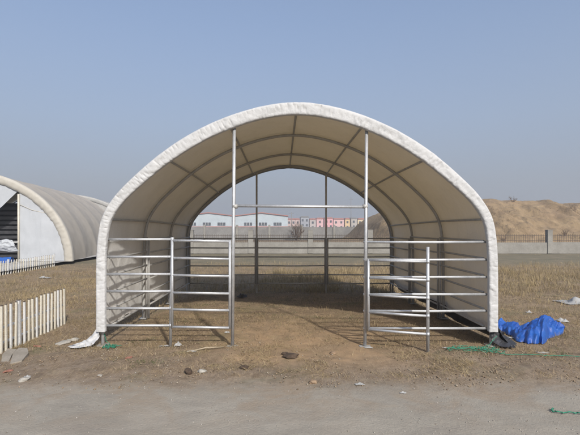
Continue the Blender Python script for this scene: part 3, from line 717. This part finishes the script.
STONE = surf('pale_stone', (.27, .25, .22), (.36, .34, .30), 10, .9, 0, .4, .01)
DIRTC = surf('earth_clod', (.22, .15, .095), (.31, .22, .14), 14, .95, 0, .6, .02)
for k, (u, v, w_, h_, lb) in enumerate(((189, 372, .11, .08, 'round dark clod on the dirt left of the doorway'), (244, 368, .13, .04, 'flat dark clod in front of the left door post'),
        (291, 357, .2, .07, 'largest dark clod in the middle of the doorway'), (285, 354, .1, .05, 'small dark clod beside the largest one in the doorway'), (313, 380.5, .10, .05, 'dark clod at the edge of the grey track'), (333, 352, .1, .05, 'small brown clod right of the doorway centre'))):
    rock('dirt_clod', gp(u, v), (w_, w_*.8, h_), 20+k, CLOD if k < 4 else DIRTC, lb, 'clod', 'dark clods in front of the shelter', .5)
for k, (u, v, w_, h_, lb) in enumerate(((202, 371, .11, .05, 'pale stone right of the round dark clod'), (24, 379, .12, .05, 'pale stone at the lower left near the track'), (63, 341, .22, .05, 'flat grey stone by the white flap'), (74, 338, .2, .05, 'grey stone touching the white flap'), (100, 375, .07, .03, 'small pale stone below the left hoop'))):
    rock('stone', gp(u, v), (w_, w_*.7, h_), 40+k, STONE, lb, 'stone', 'pale stones on the dirt', .5)
def scrap(loc, w_, d_, h_, seed, mt, label, name='plastic_scrap', cat='litter', group='white plastic scraps on the ground'):
    n = 14; V = []; w_ *= .8; d_ *= .8
    for i in range(n):
        for j in range(n):
            a, b_ = i/(n-1)-.5, j/(n-1)-.5; r = 1+.35*(float(vn(math.atan2(b_, a)*2+9, seed, .9, seed))-.5)*2
            x = loc[0]+a*w_*r; y = loc[1]+b_*d_*r
            V.append((x, y, float(gh(x, y))+.008+h_*float(vn(a*5+9, b_*5+9, 1, seed))*(1.2-2*max(abs(a), abs(b_)))))
    g = MB(); g.grid(V, n, n); return tag(g.build(name, mt, None, True), label, cat, group)
WPL = cloth('white_plastic', (.36, .36, .35), (.44, .44, .43), (.6, .6, .6), .2)
for k, (u, v, w_, d_, h_, lb) in enumerate(((178, 344.5, .12, .10, .09, 'crumpled white scrap at the foot of the middle left post'), (165, 345, .20, .07, .02, 'flat white scrap left of the middle left post'),
        (192, 351, .16, .06, .02, 'thin white scrap between the left gate and the track'), (227, 331, .1, .1, .04, 'white scrap beneath the left gate'), (27, 377, .09, .08, .05, 'white scrap beside the pale stone at lower left'),
        (529, 311.5, .13, .1, .05, 'small white scrap behind the tarpaulin'), (562, 321, .24, .2, .09, 'crumpled white scrap at the right tip of the tarpaulin'), (511, 335.5, .16, .09, .03, 'white scrap in front of the tarpaulin'),
        (543, 351, .2, .1, .02, 'dull pale scrap in the grass below the tarpaulin'), (369, 347, .14, .08, .02, 'pale scrap at the foot of the right door post'), (403, 391, .09, .05, .02, 'small white scrap on the grey track'),
        (44, 275, .5, .3, .1, 'pale scrap far off in the grass by the tent'), (575, 300, .75, .75, .16, 'large pale sheet lying in the grass at the right edge'), (360, 382, .12, .06, .03, 'pale scrap on the verge of the track'), (446, 348, .13, .06, .02, 'pale scrap near the tangled green cord'))):
    scrap(gp(u, v), w_, d_, h_, 60+k, WPL, lb)
scrap(gp(242, 293), .3, .22, .2, 90, BLACKF, 'black plastic scrap in the shade near the rear end', group='dark scraps')
BRICK = surf('brick_red', (.22, .10, .07), (.30, .14, .10), 20, .9, 0, .3, .005)
for k, (u, v, lb) in enumerate(((37, 344, 'orange-red brick chip by the picket fence post'), (8, 369.5, 'red brick chip below the broken slabs'), (129, 357, 'small red brick chip left of the doorway'))):
    rock('brick_chip', gp(u, v), (.13, .06, .03), 95+k, BRICK, lb, 'brick chip', 'brick chips in the dirt', .4)
# loose planks/branch left of the doorway
m = MB(); a, b_ = gp(187, 352), gp(224, 347)
m.tube([(a[0], a[1], float(gh(*a))+.012), ((a[0]+b_[0])/2, (a[1]+b_[1])/2+.02, .02), (b_[0], b_[1], float(gh(*b_))+.015)], [.006, .011, .007], 8)
tag(m.build('stick', surf('pale_wood', (.28, .23, .16), (.36, .30, .21), 10), None, True), 'pale stick lying on dirt in front of the left gate', 'stick')

# ------------------------------------------------------------------ dry grass, straw and gravel (nobody could count them)
def blade_mesh(name, x, y, h, w_, lean, curl=.5, seed=0, z=None):
    r = np.random.default_rng(seed); n = len(x); ang = r.uniform(0, 2*PI, n); face = r.uniform(0, 2*PI, n)
    z0 = gh(x, y)-.005 if z is None else z
    lx, ly = np.cos(ang)*lean*h, np.sin(ang)*lean*h; wx, wy = np.cos(face)*w_/2, np.sin(face)*w_/2
    ht = h*np.sqrt(np.clip(1-np.minimum(lean, .97)**2, .01, 1))
    V = np.zeros((n, 5, 3)); B = np.stack([x, y, z0], 1); M = np.stack([x+lx*.4, y+ly*.4, z0+ht*.58], 1); T = np.stack([x+lx, y+ly, z0+ht], 1); W = np.stack([wx, wy, 0*wx], 1)
    V[:, 0] = B-W; V[:, 1] = B+W; V[:, 2] = M+W*.8; V[:, 3] = M-W*.8; V[:, 4] = T
    b = np.arange(n)[:, None]*5
    return npmesh(name, V.reshape(-1, 3), quads=b+np.array([[0, 1, 2, 3]]), tris=b+np.array([[3, 2, 4]]))
def scatter(n, x0, x1, y0, y1, dens, seed):
    r = np.random.default_rng(seed); x = r.uniform(x0, x1, n); t = r.uniform(0, 1, n); y = 1/((1-t)/y0+t/y1)   # evenly over the picture's depth
    k = r.uniform(0, 1, n) < dens(x, y); return x[k], y[k], r
GOLD = blades('golden_grass_blades', [(.38, .29, .15), (.50, .39, .22), (.27, .20, .11), (.56, .45, .28), (.20, .155, .09), (.33, .27, .15)])
DRY = blades('dry_grass_blades', [(.30, .225, .12), (.42, .32, .175), (.19, .145, .085), (.48, .385, .235), (.14, .11, .07), (.25, .21, .12)])
STRAW = blades('straw_litter', [(.40, .31, .19), (.28, .20, .12), (.50, .41, .28), (.19, .135, .085), (.34, .25, .15)], tr=.1)
GRN = blades('green_weeds', [(.07, .10, .035), (.12, .14, .05), (.05, .08, .03)])
inside = lambda x, y: ((x > -2.75) & (x < 3.2) & (y > 6.9) & (y < 12.9))
offy = lambda x, y: (x > -10.95)
def d_lit(x, y):
    c = fbm(x, y, .7, 101); f = fbm(x, y, .18, 104)
    m = ss(.45, .60, c)*.92+.10; m = m*ss(.38, .6, f)
    m = m*ss(5.2, 5.75, y+(fbm(x, y, .5, 102)-.5)*.8)
    m = np.where(inside(x, y), m*.45, m)*(.35+.65*ss(6.2, 7.0, y+(fbm(x, y, .9, 105)-.5)*1.6))
    sand = np.exp(-((x-.4)/1.4)**2-((y-6.5)/.75)**2); return m*(1-.85*sand)*offy(x, y)
x, y, r = scatter(420000, -9, 9.5, 5.15, 17, d_lit, 1); n = len(x)
h = r.uniform(.02, .11, n); tag(link('straw', blade_mesh('straw', x, y, h, r.uniform(.0025, .006, n)*(1+.6*ss(8, 14, y)), r.uniform(.8, .99, n), seed=2), STRAW), kind='stuff')
def d_mat(x, y):
    c = fbm(x, y, .45, 161, 5); return ss(.56, .66, c)*ss(5.25, 5.7, y)*np.where(inside(x, y), .5, 1)
x, y, r = scatter(170000, -8, 9, 5.2, 11, d_mat, 21); n = len(x)
h = r.uniform(.03, .13, n); tag(link('matted_straw', blade_mesh('matted_straw', x, y, h, r.uniform(.0025, .006, n), r.uniform(.85, .99, n), seed=22), GOLD), kind='stuff')
def d_short(x, y):
    c = fbm(x, y, 1.1, 111); f = fbm(x, y, .22, 112); m = ss(.45, .60, c)*ss(.40, .6, f)
    m = np.where(inside(x, y), m*.35, m); m = m*ss(6.0, 7.4, y)
    sand = np.exp(-((x-.4)/1.6)**2-((y-6.6)/1.2)**2); return (m+.12*(~inside(x, y))*(y > 6.5))*(1-sand)*offy(x, y)
x, y, r = scatter(260000, -12, 14, 5.7, 20, d_short, 3); n = len(x)
x = x+r.normal(0, .02, n); y = y+r.normal(0, .02, n)
h = r.uniform(.03, .12, n)*(1+.6*ss(9, 14, y)); tag(link('short_dry_grass', blade_mesh('short_dry_grass', x, y, h, r.uniform(.003, .006, n)*(1+ss(9, 16, y)), r.uniform(.2, .85, n), seed=4), DRY), kind='stuff')
def d_tall(x, y):
    c = fbm(x, y, 2.2, 121); f = fbm(x, y, .5, 122)
    g = fbm(x, y, 1.0, 123); m = (.10+.9*ss(.42, .58, c))*(.15+.85*ss(.40, .58, f)); m = m*(1-.95*ss(20.0, 24.5, y+(c-.5)*7)); m = m*ss(8.5, 13.5, y+(g-.5)*6); m = np.where(inside(x, y), 0, m)
    return m*offy(x, y)
x, y, r = scatter(420000, -11, 26, 8, 31, d_tall, 5); n = len(x)
tall = 1-.6*ss(20, 24, y); leftb = 1-.6*ss(-3.5, -6, x)
h = r.uniform(.08, .33, n)*tall*leftb*(.25+1.35*ss(.3, .7, fbm(x, y, 1.3, 125)))*(.55+.45*ss(10, 15, y)); tag(link('tall_dry_grass', blade_mesh('tall_dry_grass', x, y, h, r.uniform(.005, .011, n), r.uniform(.2, .85, n), seed=6), GOLD), kind='stuff')
def d_gr(x, y):
    m = 0
    for (u, v, s) in ((145, 362, .16), (33, 347, .2), (128, 340, .12), (150, 338, .15), (470, 352, .2), (498, 340, .15), (185, 320, .3), (350, 318, .35), (172, 300, .5), (305, 296, .8), (360, 300, .6), (210, 300, .6), (265, 300, .5), (560, 352, .25)):
        cx, cy = gp(u, v); m = m+np.exp(-((x-cx)/s)**2-((y-cy)/(s*.8))**2)*(.9 if s < .22 else .42)
    return np.clip(m, 0, 1)*ss(.35, .6, fbm(x, y, .12, 131))
x, y, r = scatter(160000, -5, 6, 5.4, 13, d_gr, 7); n = len(x)
h = r.uniform(.015, .05, n); tag(link('green_weeds', blade_mesh('green_weeds', x, y, h, r.uniform(.004, .009, n), r.uniform(.4, .9, n), seed=8), GRN), kind='stuff')
x, y, r = scatter(9000, 8, 40, 34.5, 44, d_weed, 17); n = len(x)
h = r.uniform(.08, .32, n); tag(link('bank_weeds', blade_mesh('bank_weeds', x, y, h, r.uniform(.02, .04, n), r.uniform(.2, .8, n), seed=18, z=bank_h(x, y)-.02), blades('bank_weed_blades', [(.20, .15, .09), (.12, .09, .06), (.27, .20, .12)])), kind='stuff')
# gravel
def pebbles(name, n0, x0, x1, y0, y1, dens, smin, smax, mt, seed):
    x, y, r = scatter(n0, x0, x1, y0, y1, dens, seed); n = len(x); s = smin+(smax-smin)*r.uniform(0, 1, n)**4
    base = np.array([(1,0,0),(-1,0,0),(0,1,0),(0,-1,0),(0,0,.7),(0,0,-.6),(.6,.6,.35),(-.6,.6,.3),(.6,-.6,.3),(-.6,-.6,.35)])[:6]
    V = base[None]*(s[:, None, None])*r.uniform(.6, 1.2, (n, 6, 1)); a = r.uniform(0, PI, n); c, q = np.cos(a)[:, None], np.sin(a)[:, None]
    Vx = V[..., 0]*c-V[..., 1]*q; Vy = V[..., 0]*q+V[..., 1]*c; V = np.stack([Vx+x[:, None], Vy+y[:, None], V[..., 2]+(gh(x, y)+s*.25+.004)[:, None]], -1)
    t = np.array([[0,2,4],[2,1,4],[1,3,4],[3,0,4],[2,0,5],[1,2,5],[3,1,5],[0,3,5]]); T = (np.arange(n)[:, None, None]*6+t[None]).reshape(-1, 3)
    tag(link(name, npmesh(name, V.reshape(-1, 3), tris=T, smooth=True), mt), kind='stuff')
def peb_mat(name, cols):
    m, nt, o = mat(name); g = N(nt, 'NewGeometry'); p = N(nt, 'BsdfPrincipled'); p.inputs['Roughness'].default_value = .9
    nt.links.new(ramp(nt, g.outputs['Random Per Island'], [(i/(len(cols)-1), c) for i, c in enumerate(cols)]), p.inputs['Base Color']); nt.links.new(p.outputs[0], o.inputs[0]); return m
GRV = peb_mat('gravel', [(.20, .18, .155), (.30, .275, .24), (.24, .21, .18), (.40, .375, .34), (.16, .13, .10)])
CRB = peb_mat('soil_crumbs', [(.20, .14, .09), (.26, .19, .12), (.12, .085, .055), (.30, .23, .155), (.24, .19, .13), (.34, .30, .24)])
pebbles('gravel', 9000, -5, 5, 3.5, 5.6, lambda x, y: .25+.6*ss(.4, .6, fbm(x, y, .6, 141)), .002, .011, GRV, 11)
pebbles('soil_crumbs', 22000, -7, 8, 5.0, 9, lambda x, y: .08+.9*ss(.48, .64, fbm(x, y, .5, 142)),   .003, .019, CRB, 12)

# ------------------------------------------------------------------ haze
HZ = True
if HZ:
    m, nt, o = mat('haze'); v = N(nt, 'VolumePrincipled'); v.inputs['Color'].default_value = (.88, .90, .93, 1); v.inputs['Density'].default_value = .0019; v.inputs['Anisotropy'].default_value = .2
    nt.links.new(v.outputs[0], o.inputs['Volume']); b = MB(); b.box((0, 720, 6), (3010, 1580, 16)); tag(b.build('haze', m), 'pale haze filling the air', kind='stuff')
    S.cycles.volume_bounces = 0
